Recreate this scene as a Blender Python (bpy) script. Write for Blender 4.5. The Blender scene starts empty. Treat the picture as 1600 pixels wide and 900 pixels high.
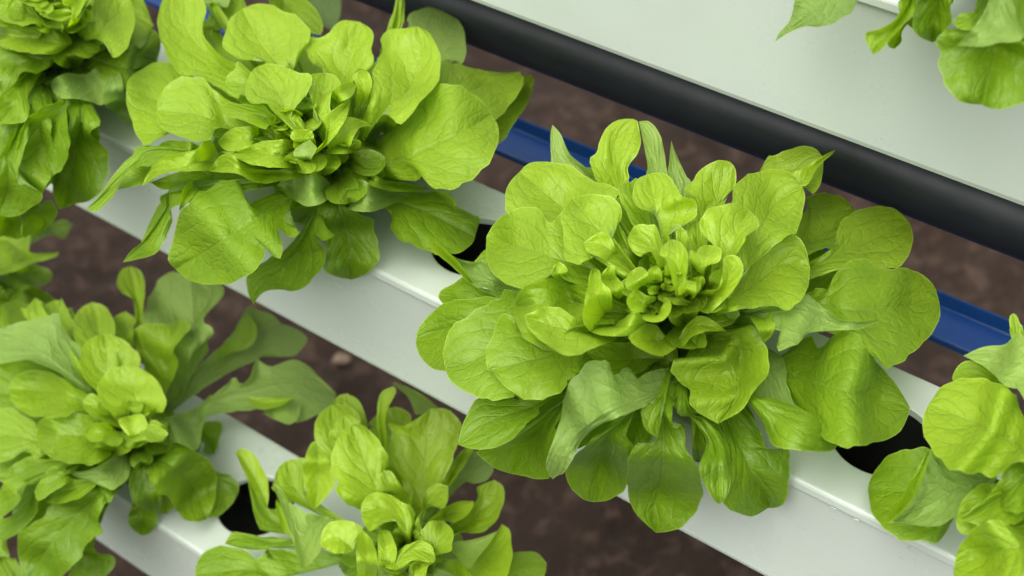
import bpy, math, random
import numpy as np

LEAVES = r'''
@green_A|rail 1|-35,465|15|60
- f|-20,470 20,480 70,490|-10,450 30,455 65,470|-20,500 30,505 60,505|18,20,15
- f|-20,430 10,390 30,350|-30,400 -10,360 10,340|20,430 45,390 45,360|25,35,38
- f|-40,440 10,430 50,425 82,430|0,405 40,410 75,420|0,450 50,450 75,442|20,22,20
- f|-50,460 0,450 50,460 92,478|0,440 50,447 80,462|-20,480 40,495 72,492|15,16,12
- f|-30,400 20,380 60,362 113,350|30,360 80,348 100,343|30,395 75,368 100,372|-5,-20,-35
- f|-60,430 0,420 50,403 92,394|-40,380 0,372 30,387 55,396|-40,440 20,425 50,412 85,402|40,46,48,45
- T|-100,700 0,760 80,860 130,960|40,680 90,780 150,900|-60,850 20,950|0,-15,-30
@green_B|rail 1|215,690|12|60
- f|120,680 50,700 -40,720|150,650 60,650 -20,680|140,715 60,745 -20,750|20,24,20
- f|120,640 40,620 -40,610|140,610 60,580 -10,575|130,670 50,665 -20,650|26,34,30
- f|150,600 60,540 -20,500|160,560 90,500 20,470|120,620 30,590 -30,550|30,44,46
- f|150,720 90,770 40,850|130,690 60,730 20,790|190,760 130,820 80,860|22,18,-10
- T|500,700 600,760 640,880 560,980|590,690 700,770 720,830 660,900|480,800 430,900|0,-15,-30
u R|300,880 520,760 750,620 930,480 1060,380|430,740 540,620 640,540 740,420 830,265 920,290 1000,320|450,880 700,720 850,650 980,590 1060,610 1170,590 1240,480 1150,410|20,25,28,28,25
n R|600,640 740,560 850,460 840,320|640,545 740,430 800,320|720,580 830,550 890,470 880,380|32,36,38
u f|250,680 340,625 400,610 450,600 525,615|300,640 355,600 365,588 376,600 390,590 398,565 405,564 425,573 450,563 475,567 500,590|330,650 400,640 440,640 465,660 490,650 505,645 520,632|20,30,38,38,25
nu U|440,180 560,180 680,130|520,140 640,95|500,215 600,250 660,220|30,30,30
n U|330,80 450,115 560,110 640,85|440,85 560,88|400,150 470,158 560,135|44,46,44
- Q|960,520 965,400 930,220 900,72|930,340 860,270 813,210 818,140 850,90|990,400 1002,280 1000,180 970,100|40,55,70,78
u Q|1240,1000 1300,850 1340,500 1325,150|1180,800 1000,600 1000,380 1035,290 1070,215 1120,145 1200,108|1350,780 1440,660 1430,600 1475,540 1460,490 1405,450 1440,390 1510,320 1555,250 1520,190|20,40,65,80
- Q|1120,1000 1150,800 1170,600 1250,445|1000,800 920,580 960,480 1080,470 1180,470|1220,800 1200,660 1250,580 1320,500 1300,455|30,55,70,75
- Q|860,700 860,560 870,382|800,540 790,430|920,560 945,450|40,60,68
- Q|480,560 470,450 470,360|390,420 410,370|530,440 520,370|40,52,58
- Q|420,560 400,420 370,310|330,430 340,330|460,360 430,310|42,54,62
- Q|280,520 260,420 245,290|190,440 190,360|330,410 300,330|45,55,65
- Q|760,800 700,600 670,450 640,320|560,650 510,480 535,390 585,345|800,640 800,500 760,390 710,340|40,58,68,74
u Q|700,1000 520,850 320,690 120,580 -60,545|600,700 480,560 430,480 400,402 330,410 250,440 170,450 80,475 -20,510|450,840 300,760 200,720 100,730 0,745 -60,700|30,45,55,58,50
- S|420,520 240,480 100,450 -60,425|300,400 220,360 120,300 60,270 -20,290|300,520 265,570 225,585 190,548 140,548 90,585 0,610 -60,600|30,38,40,34
- Q|800,950 740,820 740,700 720,542|620,880 565,780 555,680 600,595 660,555|900,850 975,760 950,670 880,600 800,555|40,55,62,66
- S|760,380 500,220 280,170 55,150|560,200 490,155 420,100 340,58 240,32 140,45 80,90|520,300 400,330 280,330 180,315 110,270 60,200|35,50,56,52|4,8
- S|880,450 760,370 640,280 515,240|720,280 620,200 560,180|800,420 680,370 570,315 520,270|38,48,52,50
- S|400,600 280,620 120,680 -20,720|320,590 200,570 60,640|330,680 220,740 100,760|25,28,28
- S|800,470 600,450 420,440 225,440|740,420 640,340 480,300 330,320 250,350|720,550 600,620 500,620 400,610 330,585 260,530|35,44,46,46|8,10
- S|880,420 865,280 830,150 780,3|800,300 720,335 690,290 640,255 610,190 620,110 680,35|930,280 1010,305 1035,240 1015,150 950,70 870,20|40,58,68,74|4,4
n f|222,700 212,675 200,650|192,672 186,655|232,668 222,648|50,58,62
- T|260,260 150,350 60,420 -40,460|200,280 140,295 40,300|155,330 130,420 70,490 0,530|28,30,26,20
- T|330,270 220,400 150,520 60,590 -40,620|270,290 200,400 150,450 80,520 0,550|300,330 240,440 235,500 180,570 100,640 0,678|30,28,18,0,-10
- T|800,180 640,370 480,520 320,700 190,900 170,980|560,350 480,420 420,450 360,450 310,460 280,520 190,580 115,640 112,740 130,860|690,380 640,480 612,545 642,625 590,660 540,700 500,790 430,860 340,940|25,22,5,-20,-40
- T|700,250 520,330 380,380 240,420|560,280 420,290 330,300|560,370 450,430 330,450|30,28,22,10
n S|560,640 400,690 300,740 215,790|440,640 340,630 260,710|480,700 340,790 240,850|34,32,28
nu S|850,450 760,600 620,680 480,690 345,640|800,480 700,575 600,640 500,668 410,660|800,700 740,760 690,780 600,745 500,710|35,36,34,32,30
- S|1200,400 1300,450 1340,560|1350,350 1368,480|1250,480 1270,550|10,10,5
- T|1150,200 1300,330 1400,420 1350,535|1370,250 1450,275 1492,330 1470,420 1400,500|1200,380 1250,460 1290,530|12,12,10,3
nu S|860,430 960,390 1100,370 1240,350 1320,180|1040,330 1090,310 1170,290 1250,250|1050,470 1150,505 1240,530 1260,420 1300,290|28,34,38,40,45
- T|900,300 890,430 890,540 885,648|830,430 795,540 830,610|970,480 985,550 940,630|12,5,-5,-20
- T|860,60 890,200 900,350 960,510|800,170 805,280 815,400 850,455|980,180 1000,330 985,450|25,20,8,-5
- T|1000,300 1030,420 1040,512|985,400 990,500|1080,420 1085,470|20,10,2
- T|900,130 1060,200 1170,290 1240,400 1290,545|960,115 1050,140 1060,100 1100,80 1180,95 1260,145 1320,190 1350,260 1350,370 1330,470|960,350 1030,390 1070,430 1110,500 1160,550 1230,562|30,32,25,10,-10
@green_C|rail 1|620,860|15|60
- U|1040,500 1020,250 970,60|900,250 880,120 920,72|1095,250 1075,170 1035,95|50,65,75
- V|450,600 440,420 470,222|320,400 300,340 380,250|560,400 570,290 530,240|40,55,62
nu V|470,90 560,130 640,190 740,230|460,68 560,105 660,160|540,150 580,220 600,272 680,250|70,60,50,40
- V|640,880 655,680 665,450 690,235|520,720 430,600 410,500 450,400 425,325 520,340 600,300|760,700 820,580 860,440 880,340 850,280 780,235|40,60,75,85|8,6
- V|430,700 395,450 385,280 400,170 460,95|370,450 355,320 362,190 390,125|420,450 408,300 430,220 475,130|30,55,75,85,95
u V|760,860 880,680 960,600 1060,560|830,660 900,560 970,495|880,715 960,705 1050,675 1085,605|30,40,42,38
- V|740,860 800,700 880,560 920,470|780,680 850,540|830,690 930,540 960,490|35,50,58
- X|640,640 860,480 960,360 1060,150|800,450 900,340 935,280 925,210 970,185|800,560 890,568 970,555 1050,500 1110,400 1140,290 1130,200|35,45,55,58
- X|480,520 640,450 760,390 900,315|600,420 700,350 800,315|640,480 740,485 830,440 890,370|45,55,60,62
- X|1000,1000 1180,860 1320,800 1470,800|1150,800 1200,730 1300,708 1400,722|1200,960 1350,960 1450,900|15,25,28,22
n X|860,920 960,800 1060,650 1120,495|880,830 960,730 1050,600|1040,930 1160,890 1200,770 1195,640 1180,540|35,42,50,56
nu X|700,700 820,690 940,650 1085,548|740,635 830,625 950,600|760,740 855,850 930,760 1020,650|50,56,60,66
- X|480,640 500,420 560,300 700,200|485,400 505,290 550,215 620,178|520,370 600,362 655,375 690,330 700,270|50,62,70,75
- X|560,800 580,660 640,560 660,468|490,640 490,550 560,475|680,720 735,640 735,540|45,55,62,66
- X|760,1000 760,880 740,768|650,940 680,800|870,930 820,820|50,58,62
- U|760,900 560,880 440,780 340,560|600,800 480,780 450,700 400,640|520,930 420,890 385,800 360,660|20,25,30,35
n U|470,770 420,640 350,520 272,430|480,700 470,590 430,510 380,430 310,403|440,720 390,660 330,560|40,48,54,60
- W|850,640 600,640 400,620 255,650|700,600 560,595 400,565 310,560|700,680 560,700 420,690|28,28,26,20
- W|700,900 500,850 300,860 20,900|640,690 590,690 530,750 495,772 440,715 370,685 270,665 170,672 90,720 40,790|500,960 200,980|25,28,26,15
- U|900,880 720,750 640,640 590,480|560,700 515,620 530,540 560,500|760,720 700,600 715,480 660,462|40,50,58,60
n W|780,600 730,500 690,400 660,300|720,555 680,470 655,350|770,540 730,420|45,48,50
- U|1050,600 930,400 880,260 870,130|850,460 780,370 763,280 795,190|1040,400 1060,240 1000,150 930,128|45,62,75,82|-3,-3
- U|1060,500 980,350 950,200|880,380 885,280 910,220|1060,300 1040,230 990,200|60,72,82
n U|780,360 790,500 790,650 765,780|745,370 700,480 695,590 718,690 740,755|850,440 890,560 890,640 820,730|75,70,62,55
nu W|1120,440 960,500 850,560 760,420 625,172|1000,430 850,380 760,310 690,215|1050,560 1000,700 930,800 868,842 820,720 760,540 690,340|55,60,64,68,74
- U|1330,900 1180,680 1080,490 1000,255|1060,800 950,740 900,660 905,610 868,540 875,430 910,340 960,275|1220,700 1180,600 1232,500 1205,415 1150,330 1070,260|50,68,82,92|-4,-4
- X|420,420 340,280 240,180 200,75|280,270 145,240 140,190 165,115|420,330 330,190 260,85|55,65,72,76
- X|420,700 340,460 200,370 20,400|440,460 410,360 320,310 230,258 150,245 70,275 25,340|300,470 200,485 100,545 40,490|60,74,82,80
n X|180,960 220,800 210,650 170,540|150,850 155,700 150,600|290,780 290,660 240,550|55,62,68,72
- X|450,1000 430,880 480,790 580,790|385,900 400,820 470,780|500,960 540,830 590,800|55,62,66
- X|250,900 330,760 430,690 600,740|270,800 320,700 400,648 490,622 570,665|330,850 420,780 530,790 590,793|55,66,74,74
n W|1260,700 1200,640 1120,600 1000,640|1300,600 1330,535 1260,480 1180,462 1080,480 1020,550|1200,725 1100,715 1020,680|70,74,76,72
n W|1340,1000 1360,850 1360,700 1330,535|1300,900 1282,740 1295,620|1430,920 1447,800 1435,690 1390,600|60,68,74,78
@green_D|rail 2|95,75|15|70
- f|60,120 20,180 -30,250|70,150 50,230 0,280|20,110 -30,170|22,20,5
- f|100,140 110,200 90,290|140,160 155,230 120,290|70,160 60,230 70,280|20,10,-20
- f|60,110 30,210 20,330|80,180 80,270 50,320|10,150 -30,230 -10,310|22,10,-25
- f|60,20 0,0 -60,-10|60,-20 0,-40|40,50 0,40 -50,30|45,52,50
- f|160,30 200,20 240,40|170,0 215,-10|165,70 210,75|35,40,36
- f|170,100 215,110 250,100|180,70 225,75|170,130 220,140|20,22,18
- Y|1000,350 1150,480 1280,520 1400,540|1150,420 1270,420 1350,250 1430,380|1080,560 1180,612 1300,580|20,18,14,8
- AA|-50,250 80,480 150,650|200,450 215,620|-50,500 50,620|-5,-30,-45
- AA|150,350 300,430 400,500 320,612|350,300 440,290 510,380 470,490|200,500 280,600|-5,-20,-35,-45
- AA|100,-200 80,0 60,250 -20,430|-100,100 -100,300|160,50 250,170 390,260 200,420 80,450|25,20,5,-20
- Z|700,0 720,300 650,600 600,900 560,1060|830,150 890,300 800,380 860,450 950,540 972,650 955,780 900,900 800,990 680,1015|620,300 520,600 470,800 480,950 530,1060|30,20,0,-25,-35
- Z|640,60 480,300 370,520 320,700 350,910|520,80 400,140 260,240 205,310 165,440 142,570 155,700 200,810 270,890|600,300 620,500 560,700 480,760 430,860|35,25,10,-5,-15|10,6
- Z|200,-100 140,100 60,220 -20,300|260,30 265,180 220,280 120,305|0,50 -60,200|35,32,25
nu Y|985,505 850,680 650,760 450,760|930,540 830,620 740,665 640,648 550,665 470,710|930,920 800,900 650,880 540,875 480,830|40,38,34,28
nu Y|985,505 1010,700 1080,900 1210,1135|1045,590 1090,730 1110,900 1190,1050|930,700 925,920 1020,1000 1120,1090|40,34,22,10
- Y|620,480 400,520 200,560 100,680 40,865|420,490 200,470 0,430 -60,560 0,700|480,560 330,650 200,640 130,740|40,42,38,30,20
- Y|700,400 480,380 280,340 -40,320|600,300 470,200 300,240 120,220 0,240|600,470 400,485 180,460 0,410|48,52,52,46|6,8
- Y|800,350 960,200 1080,100 1150,-20|740,200 820,60 900,-40|900,330 945,385 970,420 1000,515 1060,505 1140,400 1190,260 1200,140 1180,40|45,55,62,65|4,8
- Y|420,220 280,120 120,80 -60,60|320,110 220,0 60,-60|330,220 200,230 0,170|58,62,60,55
- Y|760,80 620,130 480,150 345,130|800,-20 700,100 600,75 480,90 390,95|680,140 560,188 450,170|70,72,72,68
- Y|700,60 640,0 560,-60|640,90 560,40|760,0 680,-80|70,76,80
@green_E|rail 2|535,275|15|70
- f|470,235 400,225 330,235|450,205 390,195 340,210|470,260 400,258 345,255|30,34,30
- f|470,250 380,260 300,270|440,230 360,235 310,250|450,280 370,290 310,290|22,26,22
- f|520,150 490,110 470,60|490,160 450,120 450,80|550,140 530,90 500,60|38,46,50
- f|560,180 600,130 640,90|540,150 570,110 610,85|590,190 640,150 650,110|36,44,44
- f|440,150 360,120 320,110|430,110 370,85 330,90|430,180 360,165 325,140|34,44,46
u f|470,50 500,20 532,-10|480,0 515,-30|490,55 520,45 532,20|-5,-20,-30
u f|640,130 670,90 690,60 715,30|632,60 635,30 655,14 680,13|690,110 722,100 728,75 724,45|35,45,50,50
- f|600,140 612,70 618,40 622,10 625,-10|600,60 614,20 620,-5|622,60 632,15 630,-5|40,50,62,80
- f|690,220 750,200 800,160 835,125|720,150 780,130 815,118 830,118|740,230 780,225 805,190 825,160|20,28,30,25
- f|680,190 720,150 770,130 812,112|687,104 705,98 745,108 785,114|720,205 765,195 800,160 818,130|30,40,45,40
- f|330,70 345,45 365,15 375,-10|318,55 325,30 335,10|350,60 368,40 385,15|30,42,50
- f|322,10 345,5 362,-10|330,-10|335,22 355,12|50,52,54
- f|330,190 285,175 240,155 198,138|320,130 270,100 245,97 215,112 200,125|300,205 255,213 230,226 215,215 205,185 197,160|35,48,50,44
- f|430,150 370,120 330,90 290,45 275,-20|330,130 285,118 265,95 252,65 246,38 250,10 260,-10|385,115 350,90 322,62 316,42 322,18 318,0 300,-18|40,55,62,68,70
- f|440,20 470,30 500,55|420,0 460,-10 490,10 505,40|450,40 480,50|40,45,48
- f|530,180 541,125 547,85 562,34|505,110 490,100 478,80 485,63 512,54 522,40 537,32|553,120 575,110 584,92 580,75 584,58 580,46|55,68,78,82|3,6
- f|500,180 455,125 430,97 405,65 378,14|415,103 392,95 372,91 355,80 347,66 355,45 358,30|450,100 466,95 475,78 485,58 478,38 462,24 442,17 425,8 400,6|50,62,72,76,74|5,5
- O|400,300 300,260 165,240|330,135 230,150 175,195|340,370 260,375 185,320|55,60,60
- f|420,215 350,195 310,180 245,172|370,165 347,150 333,140 320,124 300,120 280,121 262,133 248,152|350,200 330,218 305,221 278,212 258,204 246,190|45,58,64,60|6,6
- f|560,262 625,250 670,230 715,210 768,180|600,215 640,180 665,165 662,155 672,144 690,132 712,132 732,142 755,160|600,275 632,282 650,282 660,274 664,282 675,292 695,297 715,292 737,280 762,257 776,230 779,200|30,42,50,50,44|3,2
n J|560,840 580,740 600,640 560,550|520,800 520,700 515,580|640,780 640,680 600,570|45,52,58,62
- J|560,700 720,560 765,430 800,300 770,165|480,600 490,460 512,385 545,335 545,230 590,188 700,176|570,680 620,755 680,772 740,700 820,600 890,530 912,430 912,350 880,270 840,205|50,62,72,78,82|-2,8
- O|850,560 900,400 930,290 950,170|820,340 850,240 830,180|980,380 1060,270 1020,190|60,70,78,80
- O|680,560 620,430 560,310 470,190 400,125|560,500 490,412 380,412 330,370 312,320 335,230 365,160|690,440 640,395 740,393 800,330 835,250 820,180 740,165 660,140 590,108 490,97|60,72,80,82,80|6,4
- O|620,600 480,520 320,470 132,440|520,480 460,425 380,420 270,412 180,395|555,590 480,608 400,585 300,540 210,520 145,495|60,68,72,70|3,8
n O|1000,440 1040,360 1100,300 1185,265|985,340 1040,275 1130,237|1060,395 1150,350|66,74,78,80
n O|1130,600 1200,450 1240,320 1220,145|1170,500 1190,380 1185,280 1155,190|1180,520 1230,430 1290,330 1305,240 1280,165|60,72,84,92
n K|1200,150 1050,150 950,170 880,165|1150,85 1060,68 950,95|1100,190 1000,225 920,215|56,60,60
n K|860,380 700,400 560,420 460,420|800,350 650,350|780,440 620,455 540,465|32,34,32
n K|500,330 420,370 330,410 255,465|400,320 310,310 280,390|480,400 400,435|35,38,36
n K|520,260 430,270 340,295|480,215 400,215|490,300 430,335|40,44,44
n K|800,210 650,210 500,200|700,165 560,160|700,240 520,250|44,46,46
- f|270,235 215,255 180,290 136,326|245,228 205,245 180,270 155,305|225,260 190,280 178,305 150,331|40,45,42,30
n K|900,300 780,290 640,330 500,360 410,445|880,240 825,140 740,215 620,240 550,255 480,310 430,390|850,340 720,350 600,355 500,385|55,58,56,52,46
n Mm|280,130 190,250 120,360 80,400|260,118 200,150 140,260|250,200 180,310|20,10,0
- f|285,285 265,320 235,365 192,410|270,300 255,325 242,345 225,375 205,392|282,320 270,345 255,380 240,398 215,405|35,25,5,-15
n K|780,400 700,480 640,600|720,410 660,470|770,450 700,540|36,34,28
- f|570,285 620,313 660,328 700,348 742,370|640,300 690,300 715,322 740,336 750,340|607,330 610,355 622,372 650,385 685,398 705,397 722,393 738,380|20,24,22,18,12|-3,3
- Mm|1290,60 1330,200 1380,380 1400,628|1190,180 1230,380 1240,470 1222,555 1290,605|1420,190 1530,250 1540,330 1570,430 1560,520 1490,590|25,22,8,-25
- Mm|1180,200 1090,400 960,560 840,660 785,783|1020,400 900,480 780,570 740,620 750,710|1240,280 1290,350 1220,385 1160,345 1210,420 1237,490 1190,580 1130,650 1050,700 960,690 870,697 820,730|30,28,10,-10,-30|-4,6
- Mm|1000,120 850,210 640,350 450,470 295,560|900,90 700,190 670,170 695,90 690,0 600,10 500,60 430,95 360,170 310,240 290,350 262,440 250,510|980,220 1050,300 1070,340 1040,362 990,350 935,310 970,430 960,485 920,487 870,440 845,400 855,470 830,530 740,605 640,650 520,660 420,645 350,610|40,50,48,30,5|2,5
nu L|440,560 520,620 650,620 780,590 920,558|540,540 570,480 680,540 800,557|460,640 520,672 600,686 700,668 800,620|25,32,34,32,30
n L|1000,540 1090,570 1140,610 1160,655|1110,560 1170,620|1060,570 1125,620|36,34,30
n L|570,375 620,460 720,510 860,530 1015,540|610,348 645,430 710,480 800,495 900,512|558,410 600,490 680,535 800,557 930,555|40,42,42,40,36
nu K|1590,440 1500,480 1400,480 1250,440|1550,390 1450,370 1300,400|1570,520 1500,565 1410,560 1320,500|50,50,48,46
n K|1450,300 1300,260 1100,240 900,225|1420,170 1290,153 1170,162 1060,195 970,238|1300,330 1100,310 980,260|62,64,64,60
n K|1490,345 1300,370 1100,360 950,320 822,350|1420,310 1280,340 1080,330 980,250 910,245 860,295|1450,375 1280,410 1160,427 1080,405 1000,365 900,358|66,66,64,62
n O|780,760 770,680 760,610|670,680 690,620|850,680 830,620|66,72,78
nu O|800,900 790,800 820,690|700,820 720,750|870,770 850,720|64,70,76
n O|1090,870 1080,740 1120,620 1300,580|960,740 1020,650 1100,520 1220,535|1110,800 1160,680 1210,600|55,66,74,70
n O|650,890 760,830 900,760 960,640 1020,540 1135,378|720,850 850,780 940,690 950,620 930,560 890,490 980,470 1060,415|720,872 830,822 940,745 1010,670 1085,560 1120,470|66,70,76,84,90,96
@green_F|rail 2|1065,510|15|75
- f|1010,580 930,640 850,690|970,570 890,620 850,660|1010,620 950,680 880,705|20,18,8
- f|1040,590 1000,650 955,715|1000,600 960,660|1060,610 1030,670 990,718|18,12,-8
- f|1110,590 1130,660 1150,730|1080,600 1090,670 1110,725|1150,600 1180,660 1185,715|18,12,-10
- f|960,560 860,610 770,650|930,540 840,580 780,615|960,600 880,650 800,670|24,22,12
- f|1040,420 1015,370 990,315|1010,410 975,370 965,330|1065,400 1045,350 1020,315|44,56,62
- f|1080,420 1085,360 1090,300|1050,400 1055,350 1070,310|1105,410 1120,350 1115,310|44,58,66
- f|1130,440 1180,400 1230,330|1110,410 1150,360 1200,325|1160,460 1220,410 1245,360|36,44,46
- f|960,470 860,430 740,410|950,440 850,390 770,385|930,500 840,470 760,440|26,32,28
- f|930,510 820,500 710,480|920,480 820,465 740,460|930,540 830,530 730,510|24,28,24
- f|1180,480 1250,450 1300,400|1170,450 1220,410 1270,385|1200,510 1280,490 1310,430|26,30,28
- f|960,400 900,360 860,330|950,370 900,330 875,325|930,420 880,390 855,350|40,50,52
- C|640,720 840,610 960,530|600,560 640,440 720,408 860,430|680,780 800,760 900,650|30,38,35
- C|300,340 520,300 700,230 745,190|350,262 450,170 560,125 650,112 710,140|560,420 680,415 730,340 745,250|45,60,72
n C|560,340 620,330 720,215 820,138|560,280 650,235 740,175|640,360 715,240 800,165|72,76,80
u f|1065,310 1058,270 1049,220|1045,295 1046,250|1082,305 1072,275 1056,240|50,70,88
u A|1250,560 1080,450 940,320 893,140|1100,560 900,460 884,330 880,200|1220,500 1100,405 1000,320 945,200|45,60,80
- A|1330,640 1300,500 1275,300 1320,170 1400,105|1160,470 1175,300 1210,190 1270,125 1340,103|1390,560 1375,460 1362,410 1430,310 1445,240 1425,120|45,65,78,85
u f|1030,330 1028,270 1018,220 998,190|1012,300 1012,262 1005,222|1045,300 1041,258 1032,212 1015,190|55,75,88
- B|1060,330 1115,240 1140,100 1130,-40|960,250 915,165 960,100 1010,30 1060,-10|1165,245 1180,190 1235,120 1240,30 1200,-30|50,72,88
- C|720,850 940,745 1150,655 1285,596|760,780 820,670 860,580 950,520 1060,490 1170,497 1240,540|800,900 1000,880 1130,875 1235,860 1300,740 1305,660|30,38,42,35
- F|560,300 800,335 1050,325 1390,287|560,235 620,195 690,210 735,120 810,45 890,12 960,35 1030,80 1180,75 1290,120 1360,190|700,480 880,540 1050,692 1140,670 1240,590 1340,490 1395,380|25,35,38,28
- f|1180,560 1240,586 1327,612 1422,637|1205,555 1240,540 1263,524 1277,541 1285,543 1305,521 1335,519 1365,560 1400,600|1215,600 1260,660 1310,697 1360,693 1400,680 1417,655|22,32,34,27|1,1
u F|330,350 480,330 640,370 820,420 1035,395|420,270 545,228 650,310 760,385 900,415|400,470 370,580 430,580 510,545 580,480 750,465 900,455|35,50,60,45
- H|360,160 420,220 480,280|400,150 470,170|330,220 400,290|10,0,-5
- H|750,150 880,430 1000,695|900,130 1000,330 1125,330 1130,520 1110,650 1060,692|700,250 760,380 770,480 755,600 715,665 800,722 890,748 950,728|20,2,-38
- H|560,100 560,260 560,410|600,270 610,330 590,400|525,200 525,350 540,400|10,0,-10
u f|1190,540 1200,590 1225,650 1270,690|1170,600 1185,650 1215,690|1212,550 1230,600 1245,640 1270,665|28,30,26,15
- H|830,-60 980,60 1150,180 1300,260 1435,305|900,-30 1020,5 1130,40 1220,80 1320,150 1400,235|930,100 990,220 1040,310 1120,325 1250,342 1390,340|25,38,30,0|-6,-6
- G|1150,330 1010,480 960,650 905,898|1130,420 1158,540 1140,640 1118,800 1060,855 990,890|920,480 800,600 735,720 770,810 840,878|25,15,-10,-42
- G|850,150 650,360 500,560 400,722|680,300 520,400 330,540 178,573 220,630 300,690|730,350 680,480 640,620 640,740 560,755 470,735|25,20,5,-25
- H|330,0 345,200 345,330 330,540 285,700 300,850|300,265 220,280 150,325 122,430 120,560 145,680 200,760|400,160 470,180 490,330 560,430 572,480 595,590 560,700 480,800 400,838|18,8,-18,-45|5,3
- H|350,-40 345,60 330,250|300,8 245,40 205,100 230,190 280,240|357,20 345,130 342,240|25,18,8
n H|600,-60 560,40 480,50 402,45|540,-10 450,5|585,95 500,92 430,75|30,25,18
- H|500,60 600,170 680,330 690,500 700,670|520,85 620,120 690,185 745,280 768,420 765,540 740,630|430,75 520,130 600,240 615,310 580,400 575,480 620,580 670,655|28,28,15,-15|-4,3
- D|620,420 420,400 260,370 178,370|500,330 400,290 345,243 280,290 200,330|450,470 330,460 210,420|30,28,22
- D|560,500 400,520 200,580 40,640|540,380 420,390 300,390 200,425 110,500 50,580|500,700 350,800 220,840 150,825 80,770 42,690|25,30,28,12
nu D|690,340 560,300 430,240 300,140 118,8|640,300 540,240 470,160 380,155 290,130 200,60|600,370 545,380 480,320 410,315 330,240 220,130 130,50|35,38,42,45,50
n D|410,312 300,180 200,90 118,5|400,290 310,165 230,85 150,25|385,300 270,190 170,105 115,30|44,48,52,55
- G|760,180 560,290 400,340 200,420 60,535|500,240 400,215 280,235 180,250 130,330 85,430|615,275 570,345 490,410 420,490 330,545 220,570 110,557|30,36,34,20
- f|860,500 790,535 735,565 696,575|812,455 780,466 747,482 722,500 707,508 697,530 692,555|840,590 800,620 770,625 745,620 715,605 700,590|35,42,40,28|3,-3
- f|900,535 860,555 820,565 762,580|830,520 803,495 783,492 776,505 770,525 760,543 759,560|900,585 885,605 860,620 825,625 800,612 783,598 770,580|40,48,48,36|6,-2
n E|560,640 400,640 220,650 50,600|500,580 300,540 150,560|480,670 380,740 240,735 130,660|40,42,40,36
nu G|1445,130 1250,240 1000,330 800,480 690,620 655,755|1390,65 1280,75 1230,95 1190,130 1155,80 1120,55 1070,90 1030,95 1000,20 930,8 860,40 745,180 700,390 640,560 612,650 620,710|1400,200 1250,290 1060,370 930,425 840,510 790,600 730,710 690,730|42,50,52,44,26,6|3,-3
n f|1085,522 1120,550 1145,580 1150,610 1140,640 1122,662|1070,560 1052,560 1050,575 1055,592 1070,602 1078,615 1080,635 1100,650|1140,515 1170,509 1182,515 1192,532 1202,560 1202,575 1195,592 1175,615 1160,640|35,45,48,45,38|2,12|1130,530 1147,525 1155,545 1156,572 1157,595 1150,620,-2
n E|1120,340 1180,400 1200,470 1180,540|1080,370 1120,430 1150,500|1215,350 1220,400 1245,430 1220,500|48,52,50,45
- f|1110,480 1170,450 1220,415 1266,420|1125,455 1165,420 1160,390 1170,368 1190,352 1215,357 1240,365 1258,385|1150,485 1184,481 1205,477 1222,483 1235,483 1250,470 1262,450|55,62,68,68|5,3
- f|1160,440 1190,355 1225,305 1253,290|1150,350 1143,318 1150,287 1168,274 1190,267 1215,264 1235,270|1215,380 1243,364 1252,340 1258,310 1256,298|50,68,78,80|-3,-3
- A|1200,760 1000,680 850,570 690,432|860,760 700,700 610,690 598,580 625,500|1250,640 1310,590 1300,535 1200,505 1110,470 1050,420 990,388 880,374 790,370 730,390|50,64,70,68
- f|930,425 880,408 835,393 760,370|900,370 880,330 870,340 863,350 855,345 845,330 830,322 805,327 785,337 770,352|890,440 872,412 860,430 840,442 812,451 790,442 772,430 760,405|45,58,62,56|3,2
- D|1130,430 960,400 800,420 655,440|1100,320 1000,300 950,270 890,262 800,280 720,310 670,370|1060,560 900,680 800,670 715,635 690,580 662,520|45,55,60,58|8,4
n D|960,280 930,230 935,155|890,245 895,190|985,215 970,180|60,64,66
n D|1180,610 1050,590 900,560 800,530 720,490|1050,520 950,450 860,435 780,465|1290,630 1260,660 1170,685 1115,705 1080,737 1010,742 930,725 860,675 790,625 735,560|62,60,62,62|2,9
- B|700,400 640,250 580,100|560,300 515,200 510,130 550,95|680,250 640,120 620,70|55,72,82
- B|560,600 420,440 320,330 215,200|340,560 290,605 225,612 175,575 160,490 165,410 145,340 160,265|500,480 450,390 510,355 525,290 500,215 420,180 320,173|58,68,76,78|6,4
- B|790,560 765,410 735,250 690,48|745,300 690,275 630,260 595,200 600,130 630,75|830,440 870,370 930,360 990,310 1003,260 970,210 900,180 860,120 830,65 760,38|62,76,88,95|4,4
- B|1010,560 1000,470 990,330|930,420 945,365|1060,480 1050,400|66,75,82
- B|930,560 900,470 900,378|865,460 870,400|935,450 920,400|66,74,80
- B|1150,620 1215,510 1265,370 1325,275|1130,470 1040,440 1016,370 1025,310 1060,270 1130,248 1230,228|1270,510 1300,440 1380,380 1375,330|60,72,82,86|4,3
- B|780,600 720,500 640,440 575,420|760,420 690,365 610,368|720,550 640,565 590,525 562,460|68,78,86,86|5,5
n D|1340,420 1280,320 1250,250 1250,180|1240,330 1190,265 1215,210|1350,330 1290,240 1280,180|66,74,80,84
n B|520,620 470,540 400,490 290,475|470,470 410,410 345,435|460,620 420,590 370,558 310,535|70,78,84,82|4,6
n D|1250,500 1280,560 1380,560 1485,560|1320,520 1390,470 1440,480 1475,520|1110,560 1160,605 1250,622 1380,615 1450,597|60,66,70,70
n D|1270,540 1200,440 1160,330 1150,190|1265,430 1262,350 1200,275 1190,215|1130,590 1085,510 1090,420 1110,320 1128,220|63,73,83,90
n E|600,500 500,530 400,530 326,505|560,500 500,430 430,430 360,480|640,560 560,617 490,620 420,590 355,548|64,66,66,64|4,6
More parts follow.
